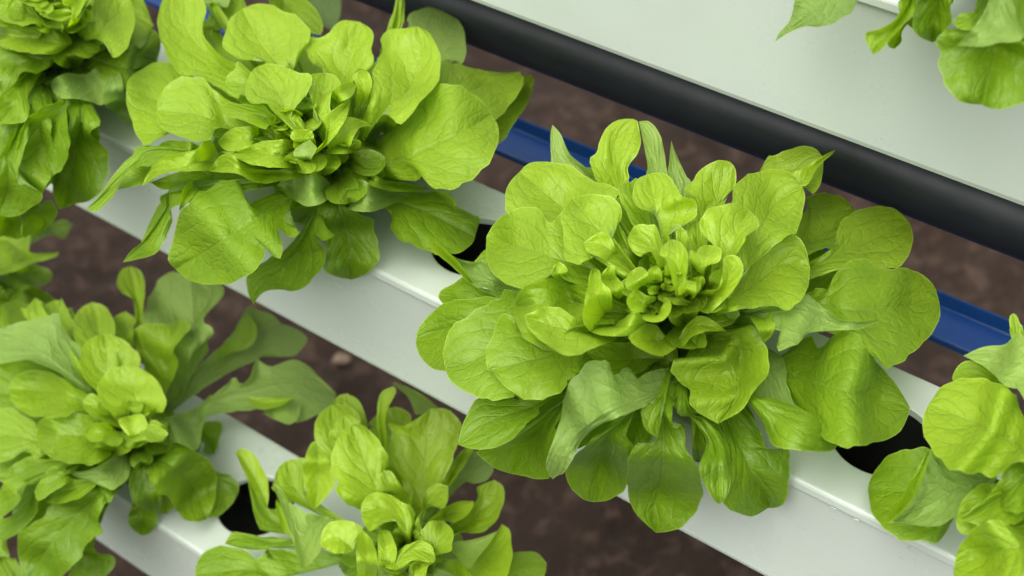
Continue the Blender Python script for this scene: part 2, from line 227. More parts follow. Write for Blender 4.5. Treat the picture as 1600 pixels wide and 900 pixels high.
n E|620,560 680,490 770,430 940,470|650,500 700,420 780,372 860,405|660,575 720,510 800,475 880,470|66,72,78,74
n B|1100,790 1110,720 1150,640|1070,700 1100,660|1140,760 1155,700|74,80,84
n B|1050,760 1030,660 1050,570 1075,490|990,640 948,580 955,520 990,540 1020,500|1050,630 1130,600 1150,560 1140,510|76,84,90,93|3,4
n f|1095,470 1115,460 1135,440 1145,415 1135,400|1087,460 1105,453 1120,452 1128,430 1130,405|1092,480 1103,490 1118,482 1140,460 1157,437 1161,418 1155,402 1145,398|84,86,90,94
n B|740,760 735,690 735,620|695,700 690,650|780,710 765,640|76,82,86
n B|850,740 850,680 880,620 930,590|800,690 800,620 860,585|880,690 940,620|80,86,92,92
- B|880,640 870,580 860,520 840,455|810,600 765,560 785,495|940,600 940,550 900,480|76,84,90,94|4,4
n B|660,780 630,720 600,690 590,650|570,775 550,740 565,680|690,740 690,665 640,628|76,82,88,90
n E|750,330 680,295 560,258|745,300 650,262|690,310 610,300|78,84,88
n E|480,330 430,300 380,270 330,240|500,260 440,245 380,208|450,350 400,352 345,340 316,290|80,86,90,90|3,5
n E|500,330 510,370 540,350 580,270|410,360 420,395 470,415 530,410 575,370 597,310|520,330 545,300 550,260|80,84,90,92
n E|530,215 490,215 445,205|530,195 490,185|510,235 460,240|86,90,92
n E|690,265 760,230 770,170 740,130|730,240 755,180|720,275 775,210 780,160|84,90,94,96
n E|700,250 700,200 740,160|650,250 640,200 690,155|750,230 750,170|84,92,96
@green_G|rail 2|1665,800|15|70
- AB|1600,500 1540,330 1500,112|1500,380 1475,260 1463,150|1610,340 1565,220 1530,130|60,75,85
- AB|1500,850 1300,700 1150,650 955,690|1350,650 1250,580 1110,530 1030,560 975,630|1400,800 1200,780 1000,740|50,58,60,56
u AB|1700,700 1500,560 1300,500 1056,490|1620,380 1420,393 1280,402 1180,428|1600,880 1430,760 1350,680 1260,600 1170,545|66,70,70,68
- f|1540,750 1470,760 1410,768 1356,765|1500,720 1450,700 1415,703 1392,709 1375,725 1360,748|1510,800 1475,838 1455,851 1440,842 1425,847 1400,840 1378,822 1362,800|30,34,26,12|2,-5
nu f|1560,740 1500,765 1450,790 1395,815|1520,730 1465,720 1453,703 1437,750 1415,790|1540,780 1490,810 1465,822 1450,823 1420,819|40,42,40,30
n f|1452,705 1435,745 1415,785 1385,815|1456,702 1443,745 1424,785 1395,813|1447,707 1424,750 1403,785 1378,812|50,48,42,32
- AC|1560,460 1330,330 1100,210 740,70|1560,100 1540,10 1490,-50 1390,-110 1250,-160 1090,-170 960,-140 850,-80 780,20|1600,600 1480,600 1400,680 1310,722 1230,685 1120,683 1030,665 940,640 850,560 770,460 705,340 693,200|60,66,66,58|-3,-3
- AD|1700,250 1450,250 1250,280 1000,360|1595,140 1490,110 1390,75 1310,82 1220,78 1130,140 1040,240|1500,400 1300,480 1150,520 1030,520 990,430|45,48,46,40
- f|1650,700 1600,745 1545,790|1610,700 1570,735|1660,760 1600,800|34,38,32
- f|1650,740 1570,775 1500,812|1590,745 1530,785|1630,800 1560,825|28,26,18
- AD|1700,600 1450,650 1250,720 970,820|1500,460 1370,400 1200,440 1080,560 1000,680|1500,1000 1200,1050 990,950|50,52,50,42
@green_H|rail 3|1545,-75|15|60
- f|1560,-60 1580,0 1600,70|1540,-20 1550,40 1570,70|1600,-30 1630,30 1620,70|24,18,5
- f|1480,-60 1450,-20 1420,40|1460,-70 1415,-20 1405,20|1500,-30 1480,20 1440,50|26,22,8
- AE|900,0 850,150 790,305|800,200 755,290|880,140 835,260|20,8,-12
- AE|1100,-150 1060,0 1030,140 1030,266|950,0 905,150 940,225|1150,0 1150,120 1090,220|30,24,16,8
u AE|700,-160 480,-60 300,60 150,160 45,260|400,-120 190,-60 165,20 135,130 70,205|620,-60 555,10 530,70 450,120 380,158 300,168 230,165 120,210|40,36,20,0,-20
- AE|950,-150 880,20 790,160 650,338|850,-20 825,70 785,130 700,180 605,215|960,-20 920,60 850,150 770,240 700,320|42,40,32,24
- AE|1440,0 1430,250 1390,450 1330,652|1250,150 1110,185 1060,240 1070,340 1072,440 1120,550 1180,620 1250,648|1650,200 1720,400 1650,600 1560,652 1480,680 1400,680|24,22,16,6|-3,-3
- AE|1350,0 1280,100 1150,150|1310,40 1200,88|1300,140 1220,185|30,28,20
- AE|1560,-100 1600,60 1680,200|1515,0 1560,130 1600,240|1700,0|40,32,20
u AE|1450,-150 1440,0 1400,150 1172,285|1380,-20 1340,90 1260,200|1520,0 1560,130 1595,245 1450,268 1330,292|45,42,34,20
'''

# ------------------------------------------------------------------ camera and rail geometry (metres, ground at z = 0)
SC = bpy.context.scene
COL = SC.collection
F_PX, PITCH, ROLL, HEAD = 2244.5, 0.7349, -0.0273, 0.653
CAM_Z = 1.35
RAILS = {1: (-0.7676, 0.3441), 2: (-0.55, 0.4505), 3: (-0.3627, 0.5883)}      # height under the lens, offset across
W, H = 0.1009, 0.0896
Rw = np.array([[1, 0, 0], [0, math.sin(PITCH), math.cos(PITCH)], [0, -math.cos(PITCH), math.sin(PITCH)]])
Rr = np.array([[math.cos(ROLL), math.sin(ROLL), 0], [-math.sin(ROLL), math.cos(ROLL), 0], [0, 0, 1]])
R = Rr @ Rw
CAM = np.array([0, 0, CAM_Z])
D = np.array([math.cos(HEAD), -math.sin(HEAD), 0.0])
N = np.array([math.sin(HEAD), math.cos(HEAD), 0.0])
UP = np.array([0, 0, 1.0])


def rays(p):
    p = np.asarray(p, float)
    v = np.stack([p[..., 0] - 800, 450 - p[..., 1], np.full(p.shape[:-1], -F_PX)], -1) @ R
    return v / np.linalg.norm(v, axis=-1, keepdims=True)


def at_height(p, z):
    r = rays(p)
    return CAM + r * ((z - CAM_Z) / r[..., 2])[..., None]


def rail_top(k):
    return CAM_Z + RAILS[k][0]


def rail_coords(p, k):
    X = at_height(np.array(p, float), rail_top(k)) - CAM
    return float(X @ D), float(X @ N) - RAILS[k][1]


def rp(k, s, m, z):
    return CAM + D * s + N * (RAILS[k][1] + m) + UP * (RAILS[k][0] + z)


# ------------------------------------------------------------------ materials
def new_mat(name):
    m = bpy.data.materials.new(name)
    m.use_nodes = True
    nt = m.node_tree
    nt.nodes.clear()
    return m, nt


def nd(nt, t, **kw):
    n = nt.nodes.new(t)
    for k, v in kw.items():
        setattr(n, k, v)
    return n


def math_(nt, op, a, b=None, c=None, clamp=False):
    n = nd(nt, 'ShaderNodeMath', operation=op, use_clamp=clamp)
    for i, v in enumerate((a, b, c)):
        if v is None:
            continue
        if isinstance(v, (int, float)):
            n.inputs[i].default_value = v
        else:
            nt.links.new(v, n.inputs[i])
    return n.outputs[0]


def sstep(nt, x, a, b):
    n = nd(nt, 'ShaderNodeMapRange', interpolation_type='SMOOTHSTEP')
    nt.links.new(x, n.inputs[0])
    n.inputs[1].default_value, n.inputs[2].default_value = a, b
    n.inputs[3].default_value, n.inputs[4].default_value = 0, 1
    return n.outputs[0]


def mixc(nt, fac, a, b):
    n = nd(nt, 'ShaderNodeMix', data_type='RGBA')
    for sock, v in ((n.inputs[0], fac), (n.inputs[6], a), (n.inputs[7], b)):
        if isinstance(v, (int, float)):
            sock.default_value = v
        elif isinstance(v, tuple):
            sock.default_value = v + (1,) if len(v) == 3 else v
        else:
            nt.links.new(v, sock)
    return n.outputs[2]


def noise(nt, vec, scale, detail=2, rough=.5, dim='3D'):
    n = nd(nt, 'ShaderNodeTexNoise', noise_dimensions=dim)
    if vec is not None:
        nt.links.new(vec, n.inputs['Vector'])
    n.inputs['Scale'].default_value = scale
    n.inputs['Detail'].default_value = detail
    n.inputs['Roughness'].default_value = rough
    return n


def leaf_material():
    m, nt = new_mat('lettuce_leaf')
    L = nt.links
    uv = nd(nt, 'ShaderNodeUVMap', uv_map='leaf')
    mm = nd(nt, 'ShaderNodeUVMap', uv_map='metric')
    tone = nd(nt, 'ShaderNodeAttribute', attribute_name='tone')
    tone.attribute_type = 'GEOMETRY'
    sep = nd(nt, 'ShaderNodeSeparateXYZ')
    L.new(uv.outputs[0], sep.inputs[0])
    v = math_(nt, 'MULTIPLY_ADD', sep.outputs[0], 2.0, -1.0)
    av = math_(nt, 'ABSOLUTE', v)
    u = sep.outputs[1]
    # a wandering offset so that no two veins run alike
    vec = nd(nt, 'ShaderNodeVectorMath', operation='ADD')
    L.new(mm.outputs[0], vec.inputs[0])
    cmb = nd(nt, 'ShaderNodeCombineXYZ')
    L.new(math_(nt, 'MULTIPLY', tone.outputs['Fac'], 173.0), cmb.inputs[0])
    L.new(math_(nt, 'MULTIPLY', tone.outputs['Fac'], 91.0), cmb.inputs[1])
    L.new(cmb.outputs[0], vec.inputs[1])
    P = vec.outputs[0]
    wn = noise(nt, P, .55, 2)
    warp = math_(nt, 'MULTIPLY_ADD', wn.outputs[0], 1.1, -.55)
    side = math_(nt, 'MULTIPLY', math_(nt, 'GREATER_THAN', v, 0.0), .43)
    nv = 6.5
    t = math_(nt, 'MULTIPLY', u, nv)
    t = math_(nt, 'SUBTRACT', t, math_(nt, 'MULTIPLY', math_(nt, 'POWER', av, 1.25), 2.1))
    t = math_(nt, 'ADD', math_(nt, 'ADD', t, warp), side)
    fr = math_(nt, 'FRACT', t)
    dv = math_(nt, 'MINIMUM', fr, math_(nt, 'SUBTRACT', 1.0, fr))
    lat = math_(nt, 'SUBTRACT', 1.0, sstep(nt, dv, .015, .11))
    lat = math_(nt, 'MULTIPLY', lat, math_(nt, 'SUBTRACT', 1.0, sstep(nt, av, .62, .95)))
    latw = math_(nt, 'SUBTRACT', 1.0, sstep(nt, dv, .0, .42))
    mw = math_(nt, 'MULTIPLY_ADD', math_(nt, 'POWER', math_(nt, 'SUBTRACT', 1.0, u, clamp=True), 2.0), .16, .028)
    mid = math_(nt, 'SUBTRACT', 1.0, sstep(nt, math_(nt, 'DIVIDE', av, mw), .35, 1.0))
    # net of small veins
    wv = noise(nt, P, 1.6, 2)
    pv = nd(nt, 'ShaderNodeVectorMath', operation='MULTIPLY_ADD')
    L.new(wv.outputs['Color'], pv.inputs[0])
    pv.inputs[1].default_value = (.45, .45, 0)
    L.new(P, pv.inputs[2])
    vor = nd(nt, 'ShaderNodeTexVoronoi', feature='DISTANCE_TO_EDGE')
    L.new(pv.outputs[0], vor.inputs['Vector'])
    vor.inputs['Scale'].default_value = 1.25
    cell = sstep(nt, vor.outputs['Distance'], 0.0, .22)
    vor2 = nd(nt, 'ShaderNodeTexVoronoi', feature='DISTANCE_TO_EDGE')
    L.new(pv.outputs[0], vor2.inputs['Vector'])
    vor2.inputs['Scale'].default_value = 4.2
    cell2 = sstep(nt, vor2.outputs['Distance'], 0.0, .3)
    fine = noise(nt, P, 9, 3)
    geo = nd(nt, 'ShaderNodeNewGeometry')
    back = geo.outputs['Backfacing']
    # height: veins sunk, cells puffed on the upper side; the other way round below
    size = nd(nt, 'ShaderNodeAttribute', attribute_name='size')
    vein = math_(nt, 'ADD', math_(nt, 'MULTIPLY', lat, .42), math_(nt, 'MULTIPLY', latw, .30))
    vein = math_(nt, 'ADD', vein, math_(nt, 'MULTIPLY', mid, .7))
    vein = math_(nt, 'SUBTRACT', math_(nt, 'MULTIPLY', noise(nt, P, .6, 2).outputs[0], .5), vein)
    hgt = math_(nt, 'MULTIPLY', vein, size.outputs['Fac'])
    hgt = math_(nt, 'ADD', hgt, math_(nt, 'MULTIPLY', cell, math_(nt, 'MULTIPLY_ADD', size.outputs['Fac'], .22, .14)))
    hgt = math_(nt, 'ADD', hgt, math_(nt, 'MULTIPLY', cell2, .14))
    hgt = math_(nt, 'ADD', hgt, math_(nt, 'MULTIPLY', noise(nt, P, 1.7, 2).outputs[0], .30))
    hgt = math_(nt, 'ADD', hgt, math_(nt, 'MULTIPLY', fine.outputs[0], .09))
    bump = nd(nt, 'ShaderNodeBump')
    bump.inputs['Strength'].default_value = .46
    bump.inputs['Distance'].default_value = .0017
    L.new(hgt, bump.inputs['Height'])
    rim = nd(nt, 'ShaderNodeAttribute', attribute_name='rim')
    # colour
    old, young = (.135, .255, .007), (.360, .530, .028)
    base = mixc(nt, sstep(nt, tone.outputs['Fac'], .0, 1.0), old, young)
    big = noise(nt, P, .35, 3)
    base = mixc(nt, math_(nt, 'MULTIPLY', sstep(nt, big.outputs[0], .38, .68), .30), base, (.285, .440, .012))
    pal = (.21, .36, .035)
    base = mixc(nt, math_(nt, 'MULTIPLY', lat, .20), base, pal)
    base = mixc(nt, math_(nt, 'MULTIPLY', math_(nt, 'SUBTRACT', 1.0, cell), .06), base, pal)
    base = mixc(nt, math_(nt, 'MULTIPLY', mid, math_(nt, 'MULTIPLY_ADD', u, -.28, .36)), base, (.24, .38, .07))
    base = mixc(nt, math_(nt, 'MULTIPLY', math_(nt, 'SUBTRACT', 1.0, sstep(nt, u, .08, .38)), .25), base, (.23, .37, .05))
    base = mixc(nt, math_(nt, 'MULTIPLY', math_(nt, 'SUBTRACT', 1.0, sstep(nt, rim.outputs['Fac'], .12, .85)), math_(nt, 'MULTIPLY_ADD', tone.outputs['Fac'], .45, .28)), base, (.46, .62, .10))
    under = mixc(nt, .6, base, (.27, .40, .115))
    base = mixc(nt, back, base, under)
    pr = nd(nt, 'ShaderNodeBsdfPrincipled')
    L.new(base, pr.inputs['Base Color'])
    rg = math_(nt, 'MULTIPLY_ADD', back, .10, .46)
    L.new(rg, pr.inputs['Roughness'])
    pr.inputs['Specular IOR Level'].default_value = .50
    L.new(bump.outputs[0], pr.inputs['Normal'])
    tr = nd(nt, 'ShaderNodeBsdfTranslucent')
    tc = nd(nt, 'ShaderNodeHueSaturation')
    tc.inputs['Saturation'].default_value = 1.12
    tc.inputs['Value'].default_value = 1.15
    L.new(base, tc.inputs['Color'])
    L.new(tc.outputs[0], tr.inputs['Color'])
    L.new(bump.outputs[0], tr.inputs['Normal'])
    mx = nd(nt, 'ShaderNodeMixShader')
    mx.inputs[0].default_value = .50
    L.new(pr.outputs[0], mx.inputs[1])
    L.new(tr.outputs[0], mx.inputs[2])
    out = nd(nt, 'ShaderNodeOutputMaterial')
    L.new(mx.outputs[0], out.inputs[0])
    return m


def simple(name, col, rough=.5, spec=.5, var=.0, vscale=20, bump=0., bscale=200, col2=None, stretch=None, metallic=0):
    m, nt = new_mat(name)
    L = nt.links
    pr = nd(nt, 'ShaderNodeBsdfPrincipled')
    out = nd(nt, 'ShaderNodeOutputMaterial')
    L.new(pr.outputs[0], out.inputs[0])
    pr.inputs['Roughness'].default_value = rough
    pr.inputs['Specular IOR Level'].default_value = spec
    pr.inputs['Metallic'].default_value = metallic
    tc = nd(nt, 'ShaderNodeTexCoord')
    vec = tc.outputs['Object']
    n = noise(nt, vec, vscale, 4, .6)
    c2 = col2 or tuple(c * .6 for c in col)
    c = mixc(nt, math_(nt, 'MULTIPLY', sstep(nt, n.outputs[0], .35, .75), var), col, c2)
    L.new(c, pr.inputs['Base Color'])
    rn = noise(nt, vec, vscale * 2.3, 3)
    L.new(math_(nt, 'MULTIPLY_ADD', rn.outputs[0], .16, rough - .08), pr.inputs['Roughness'])
    if bump:
        b = nd(nt, 'ShaderNodeBump')
        b.inputs['Distance'].default_value = bump
        b.inputs['Strength'].default_value = .6
        L.new(noise(nt, vec, bscale, 4, .65).outputs[0], b.inputs['Height'])
        L.new(b.outputs[0], pr.inputs['Normal'])
    return m


def plastic_material():
    """white extruded plastic with faint dust, specks and scratches along its length"""
    m, nt = new_mat('white_channel_plastic')
    L = nt.links
    pr = nd(nt, 'ShaderNodeBsdfPrincipled')
    out = nd(nt, 'ShaderNodeOutputMaterial')
    L.new(pr.outputs[0], out.inputs[0])
    uv = nd(nt, 'ShaderNodeUVMap', uv_map='metric')
    mp = nd(nt, 'ShaderNodeMapping')
    mp.inputs['Scale'].default_value = (1.2, 14, 1)
    L.new(uv.outputs[0], mp.inputs[0])
    streak = noise(nt, mp.outputs[0], 6, 4, .6)
    dirt = noise(nt, uv.outputs[0], 9, 5, .6)
    speck = noise(nt, uv.outputs[0], 260, 2, .5)
    spk = sstep(nt, speck.outputs[0], .735, .78)
    c = mixc(nt, math_(nt, 'MULTIPLY', sstep(nt, dirt.outputs[0], .42, .75), .35), (.385, .43, .378), (.335, .372, .305))
    c = mixc(nt, math_(nt, 'MULTIPLY', sstep(nt, streak.outputs[0], .4, .8), .07), c, (.44, .48, .44))
    c = mixc(nt, math_(nt, 'MULTIPLY', spk, .55), c, (.30, .27, .20))
    L.new(c, pr.inputs['Base Color'])
    L.new(math_(nt, 'MULTIPLY_ADD', dirt.outputs[0], .25, .16), pr.inputs['Roughness'])
    pr.inputs['Specular IOR Level'].default_value = .45
    b = nd(nt, 'ShaderNodeBump')
    b.inputs['Distance'].default_value = .0004
    b.inputs['Strength'].default_value = .35
    L.new(math_(nt, 'ADD', math_(nt, 'MULTIPLY', streak.outputs[0], .12), dirt.outputs[0]), b.inputs['Height'])
    L.new(b.outputs[0], pr.inputs['Normal'])
    return m


def soil_material():
    m, nt = new_mat('brown_soil')
    L = nt.links
    pr = nd(nt, 'ShaderNodeBsdfPrincipled')
    out = nd(nt, 'ShaderNodeOutputMaterial')
    L.new(pr.outputs[0], out.inputs[0])
    tc = nd(nt, 'ShaderNodeTexCoord')
    v = tc.outputs['Object']
    a = noise(nt, v, 3.5, 6, .62)
    bgn = noise(nt, v, 30, 6, .75)
    c = mixc(nt, sstep(nt, a.outputs[0], .3, .7), (.0145, .0080, .0044), (.029, .0175, .011))
    c = mixc(nt, math_(nt, 'MULTIPLY', sstep(nt, bgn.outputs[0], .48, .66), .55), c, (.085, .055, .038))
    L.new(c, pr.inputs['Base Color'])
    pr.inputs['Roughness'].default_value = .95
    pr.inputs['Specular IOR Level'].default_value = .2
    b = nd(nt, 'ShaderNodeBump')
    b.inputs['Distance'].default_value = .02
    b.inputs['Strength'].default_value = 1.0
    L.new(math_(nt, 'ADD', bgn.outputs[0], a.outputs[0]), b.inputs['Height'])
    L.new(b.outputs[0], pr.inputs['Normal'])
    return m


M_LEAF = leaf_material()
M_WHITE = plastic_material()
M_BLACK = simple('black_inner_plastic', (.042, .045, .040), .42, .5, .6, 60, .0004, 300)
M_PIPE = simple('black_pipe_plastic', (.008, .0105, .014), .42, .4, .4, 30, .0003, 120, col2=(.016, .018, .022))
M_BLUE = simple('blue_painted_steel', (.002, .034, .155), .34, .25, .55, 40, .0004, 90, col2=(.008, .045, .13))
M_SOIL = soil_material()
M_STEM = simple('pale_stem', (.36, .46, .14), .5, .4, .4, 80, .0005, 200)
M_PEB = simple('tan_pebble', (.12, .085, .055), .8, .3, .4, 60, .001, 150)


# ------------------------------------------------------------------ object helpers
def link_mesh(name, verts, faces, mat, parent=None, origin=None, smooth=True, mats=None, fmat=None):
    v = np.asarray(verts, float)
    if origin is not None:
        v = v - np.asarray(origin)
    me = bpy.data.meshes.new(name)
    me.from_pydata(v.tolist(), [], [list(f) for f in faces])
    for mt in (mats or [mat]):
        me.materials.append(mt)
    if fmat is not None:
        me.polygons.foreach_set('material_index', np.asarray(fmat, np.int32))
    me.polygons.foreach_set('use_smooth', np.full(len(me.polygons), smooth))
    me.update()
    o = bpy.data.objects.new(name, me)
    COL.objects.link(o)
    if parent is not None:
        o.parent = parent
    elif origin is not None:
        o.location = origin
    return o


def empty(name, loc):
    o = bpy.data.objects.new(name, None)
    o.empty_display_size = .02
    COL.objects.link(o)
    o.location = loc
    return o


def tag(o, label=None, cat=None, group=None, kind=None):
    for k, v in (('label', label), ('category', cat), ('group', group), ('kind', kind)):
        if v:
            o[k] = v
    return o


def metric_uv(o, fn):
    me = o.data
    uvl = me.uv_layers.new(name='metric')
    co = np.empty(len(me.vertices) * 3)
    me.vertices.foreach_get('co', co)
    co = co.reshape(-1, 3)
    li = np.empty(len(me.loops), np.int32)
    me.loops.foreach_get('vertex_index', li)
    uvl.data.foreach_set('uv', fn(co)[li].astype(np.float32).ravel())


def profile_sweep(k, prof, s0, s1, closed=True, seg=1):
    """sweep a cross-section of (across, height) points along rail k"""
    n = len(prof)
    V, Fc = [], []
    ss = np.linspace(s0, s1, seg + 1)
    for s in ss:
        for m, z in prof:
            V.append(rp(k, s, m, z))
    for i in range(seg):
        for j in range(n if closed else n - 1):
            a, b = i * n + j, i * n + (j + 1) % n
            Fc.append((a, b, b + n, a + n))
    return V, Fc


# ------------------------------------------------------------------ growing channels
HOLE_R = .0262
S_LEFT, S_RIGHT = rail_coords((745, 383), 2)[0], rail_coords((1375, 688), 2)[0]
PITCH_H = abs(S_RIGHT - S_LEFT) / 2
HOLES = {2: [S_RIGHT + i * PITCH_H * (1 if S_RIGHT > S_LEFT else -1) for i in range(-6, 4)],
         1: [rail_coords((388, 800), 1)[0] + i * PITCH_H for i in range(-6, 7)],
         3: [rail_coords((1545, -75), 3)[0] + i * PITCH_H for i in range(-6, 7)]}
NAMES = {1: 'white plastic growing channel at the lower left, lowest of the three steps',
         2: 'white plastic growing channel carrying the large central lettuce, middle of the three steps',
         3: 'white plastic growing channel at the upper right with its broad front face showing'}


def make_channel(k):
    s0, s1 = min(HOLES[k]) - PITCH_H * .5, max(HOLES[k]) + PITCH_H * .5
    root = empty('growing_channel', rp(k, (s0 + s1) / 2, W / 2, 0))
    tag(root, NAMES[k], 'channel', 'stepped white growing channels')
    org = np.array(root.location)

    def uvfn(co):
        w = co + org
        return np.stack([w @ D * 1.0, w @ N + w[:, 2]], -1)
    # trough: outer white shell, inner black skin
    e = .0016
    outer = [(e, -.006), (e, -H + .004), (e + .001, -H + .001), (e + .004, -H), (W - e - .004, -H), (W - e, -H + .004), (W - e, -.006)]
    inner = [(W - e - .002, -.006), (W - e - .002, -H + .005), (W - e - .006, -H + .003), (e + .006, -H + .003), (e + .002, -H + .005), (e + .002, -.006)]
    V, Fc = profile_sweep(k, outer + inner, s0, s1)
    fm = [0 if j < len(outer) - 1 or j >= len(outer) + len(inner) - 1 else (1 if j >= len(outer) else 0) for j in range(len(outer) + len(inner))]
    o = link_mesh('trough', V, Fc, None, root, org, False, [M_WHITE, M_BLACK], fm)
    metric_uv(o, uvfn)
    # lid with round planting holes and folded lips
    t = .0022
    bev = .0022
    V, Fc, fm = [], [], []
    nseg = 64

    def ringpts(sc, z, rad):
        return [rp(k, sc + math.cos(a) * rad, W / 2 + math.sin(a) * rad, z) for a in (2 * math.pi * (i + .5) / nseg for i in range(nseg))]

    for sc in HOLES[k]:
        hl, hw = PITCH_H / 2, W / 2 - bev
        outr = []
        for i in range(nseg):
            a = 2 * math.pi * (i + .5) / nseg
            c, sn = math.cos(a), math.sin(a)
            q = min(hl / abs(c) if abs(c) > 1e-6 else 9, hw / abs(sn) if abs(sn) > 1e-6 else 9)
            outr.append((sc + c * q, W / 2 + sn * q))
        b0 = len(V)
        V += [rp(k, a, b, 0) for a, b in outr]
        V += ringpts(sc, 0, HOLE_R + .0010)
        V += ringpts(sc, -.0005, HOLE_R)
        V += ringpts(sc, -.0045, HOLE_R)
        V += ringpts(sc, -.0050, HOLE_R + .003)
        V += [rp(k, a, b, -t) for a, b in outr]
        for r in range(5):
            for i in range(nseg):
                j = (i + 1) % nseg
                Fc.append((b0 + r * nseg + i, b0 + r * nseg + j, b0 + (r + 1) * nseg + j, b0 + (r + 1) * nseg + i))
                fm.append(1 if r == 4 else 0)
        # corners of the cell (the polar outline cuts them)
        for cx, cy in ((1, 1), (-1, 1), (-1, -1), (1, -1)):
            ang = math.atan2(cy * hw, cx * hl)
            i = int(math.floor(ang / (2 * math.pi) * nseg - .5)) % nseg
            c = len(V)
            V.append(rp(k, sc + cx * hl, W / 2 + cy * hw, 0))
            Fc.append((b0 + i, c, b0 + (i + 1) % nseg))
            fm.append(0)
    # lips: a rounded front edge that folds down, and the same behind
    for sgn in (0, 1):
        pr = [(bev, 0), (bev * .55, -.0002), (.0004, -.0008), (-.0002, -.0018), (-.0006, -.0052), (-.0001, -.0061), (.0010, -.0064), (.0024, -.0064), (.0024, -t), (bev, -t)]
        if sgn:
            pr = [(W - a, z) for a, z in reversed(pr)]
        v, f = profile_sweep(k, pr, s0, s1, True, 40)
        b0 = len(V)
        V += v
        Fc += [tuple(x + b0 for x in q) for q in f]
        fm += [0] * len(f)
    o = link_mesh('lid', V, Fc, None, root, org, False, [M_WHITE, M_BLACK], fm)
    metric_uv(o, uvfn)
    return root


CH = {k: make_channel(k) for k in (1, 2, 3)}
for px_, py_, q0 in ((1299, 789, .0), (1338, 808, 1.2), (1425, 852, 2.1), (690, 480, .6)):     # shavings left on the cut lip
    s_ = rail_coords((px_, py_), 2)[0]
    V, Fc = [], []
    for i in range(9):
        a = i / 8 * 2.2 + q0
        c = rp(2, s_ + .0022 * math.cos(a), -.0012 - .0012 * math.sin(a * .7), -.0058 + .0016 * math.sin(a))
        for j in range(6):
            b = j / 6 * 6.283
            V.append(c + (N * math.cos(b) + UP * math.sin(b)) * .00045 * (1 - i / 11))
    Fc = [(i * 6 + j, i * 6 + (j + 1) % 6, (i + 1) * 6 + (j + 1) % 6, (i + 1) * 6 + j) for i in range(8) for j in range(6)]
    o = link_mesh('plastic_burr', V, Fc, M_WHITE, CH[2], np.array(CH[2].location))
    metric_uv(o, lambda co: co[:, :2] * 1.0)

# ------------------------------------------------------------------ black pipe, blue beam, ground


def at_cross(p, z):
    X = at_height(np.array(p, float), z) - CAM
    return float(X @ N)


def sweep_world(sec, s0, s1, seg=1):
    n = len(sec)
    V = [CAM + D * s + N * a + UP * (z - CAM_Z) for s in np.linspace(s0, s1, seg + 1) for a, z in sec]
    Fc = []
    for i in range(seg):
        for j in range(n):
            Fc.append((i * n + j, i * n + (j + 1) % n, (i + 1) * n + (j + 1) % n, (i + 1) * n + j))
    return V, Fc


PIPE_R, PIPE_Z = .025, CAM_Z + RAILS[3][0] - H - .055
_t = math.atan2(PIPE_Z - CAM_Z, at_cross((1100, 213), PIPE_Z))       # the pipe's lower outline, seen across
PIPE_N = (PIPE_Z - CAM_Z) / math.tan(_t + math.asin(PIPE_R / .84))
sec = [(PIPE_N + math.cos(a) * PIPE_R, PIPE_Z + math.sin(a) * PIPE_R) for a in np.linspace(0, 2 * math.pi, 48, endpoint=False)]
sec_i = [(PIPE_N + math.cos(a) * (PIPE_R - .003), PIPE_Z + math.sin(a) * (PIPE_R - .003)) for a in np.linspace(0, 2 * math.pi, 48, endpoint=False)]
org = CAM + N * PIPE_N + UP * (PIPE_Z - CAM_Z)
V1, F1 = sweep_world(sec, -1.2, 1.2, 24)
V2, F2 = sweep_world(sec_i, -1.2, 1.2, 24)
b0 = len(V1)
Fp = F1 + [tuple(reversed([x + b0 for x in f])) for f in F2]
for base in (0, 24 * 48):
    for j in range(48):
        Fp.append((base + j, base + (j + 1) % 48, b0 + base + (j + 1) % 48, b0 + base + j))
o = link_mesh('drain_pipe', V1 + V2, Fp, M_PIPE, None, org)
tag(o, 'thick black plastic pipe running under the edge of the upper white channel', 'pipe')

BEAM_Z = CAM_Z + RAILS[2][0] - .075
n_up = at_cross((1473, 459), BEAM_Z + .010)
n_in = at_cross((1473, 481), BEAM_Z + .0015)
n_lo = at_cross((1473, 528), BEAM_Z + .004)
wt = .002
sec = [(n_up + wt, BEAM_Z + .0095), (n_up + wt, BEAM_Z), (n_lo - wt, BEAM_Z - .0005), (n_lo - wt, BEAM_Z + .0035), (n_lo - wt * .6, BEAM_Z + .0042),
       (n_lo, BEAM_Z + .004), (n_lo + .0005, BEAM_Z + .002), (n_in - .001, BEAM_Z + .002), (n_in, BEAM_Z + .0028), (n_up, BEAM_Z + .0095), (n_up + wt * .5, BEAM_Z + .0101)]
Vb, Fb = sweep_world(sec, -1.2, 1.2, 12)
o = link_mesh('steel_beam', Vb, Fb, M_BLUE, None, CAM + N * n_up + UP * (BEAM_Z - CAM_Z), False)
tag(o, 'blue painted steel beam running behind the middle white channel', 'beam')

rng = np.random.default_rng(5)
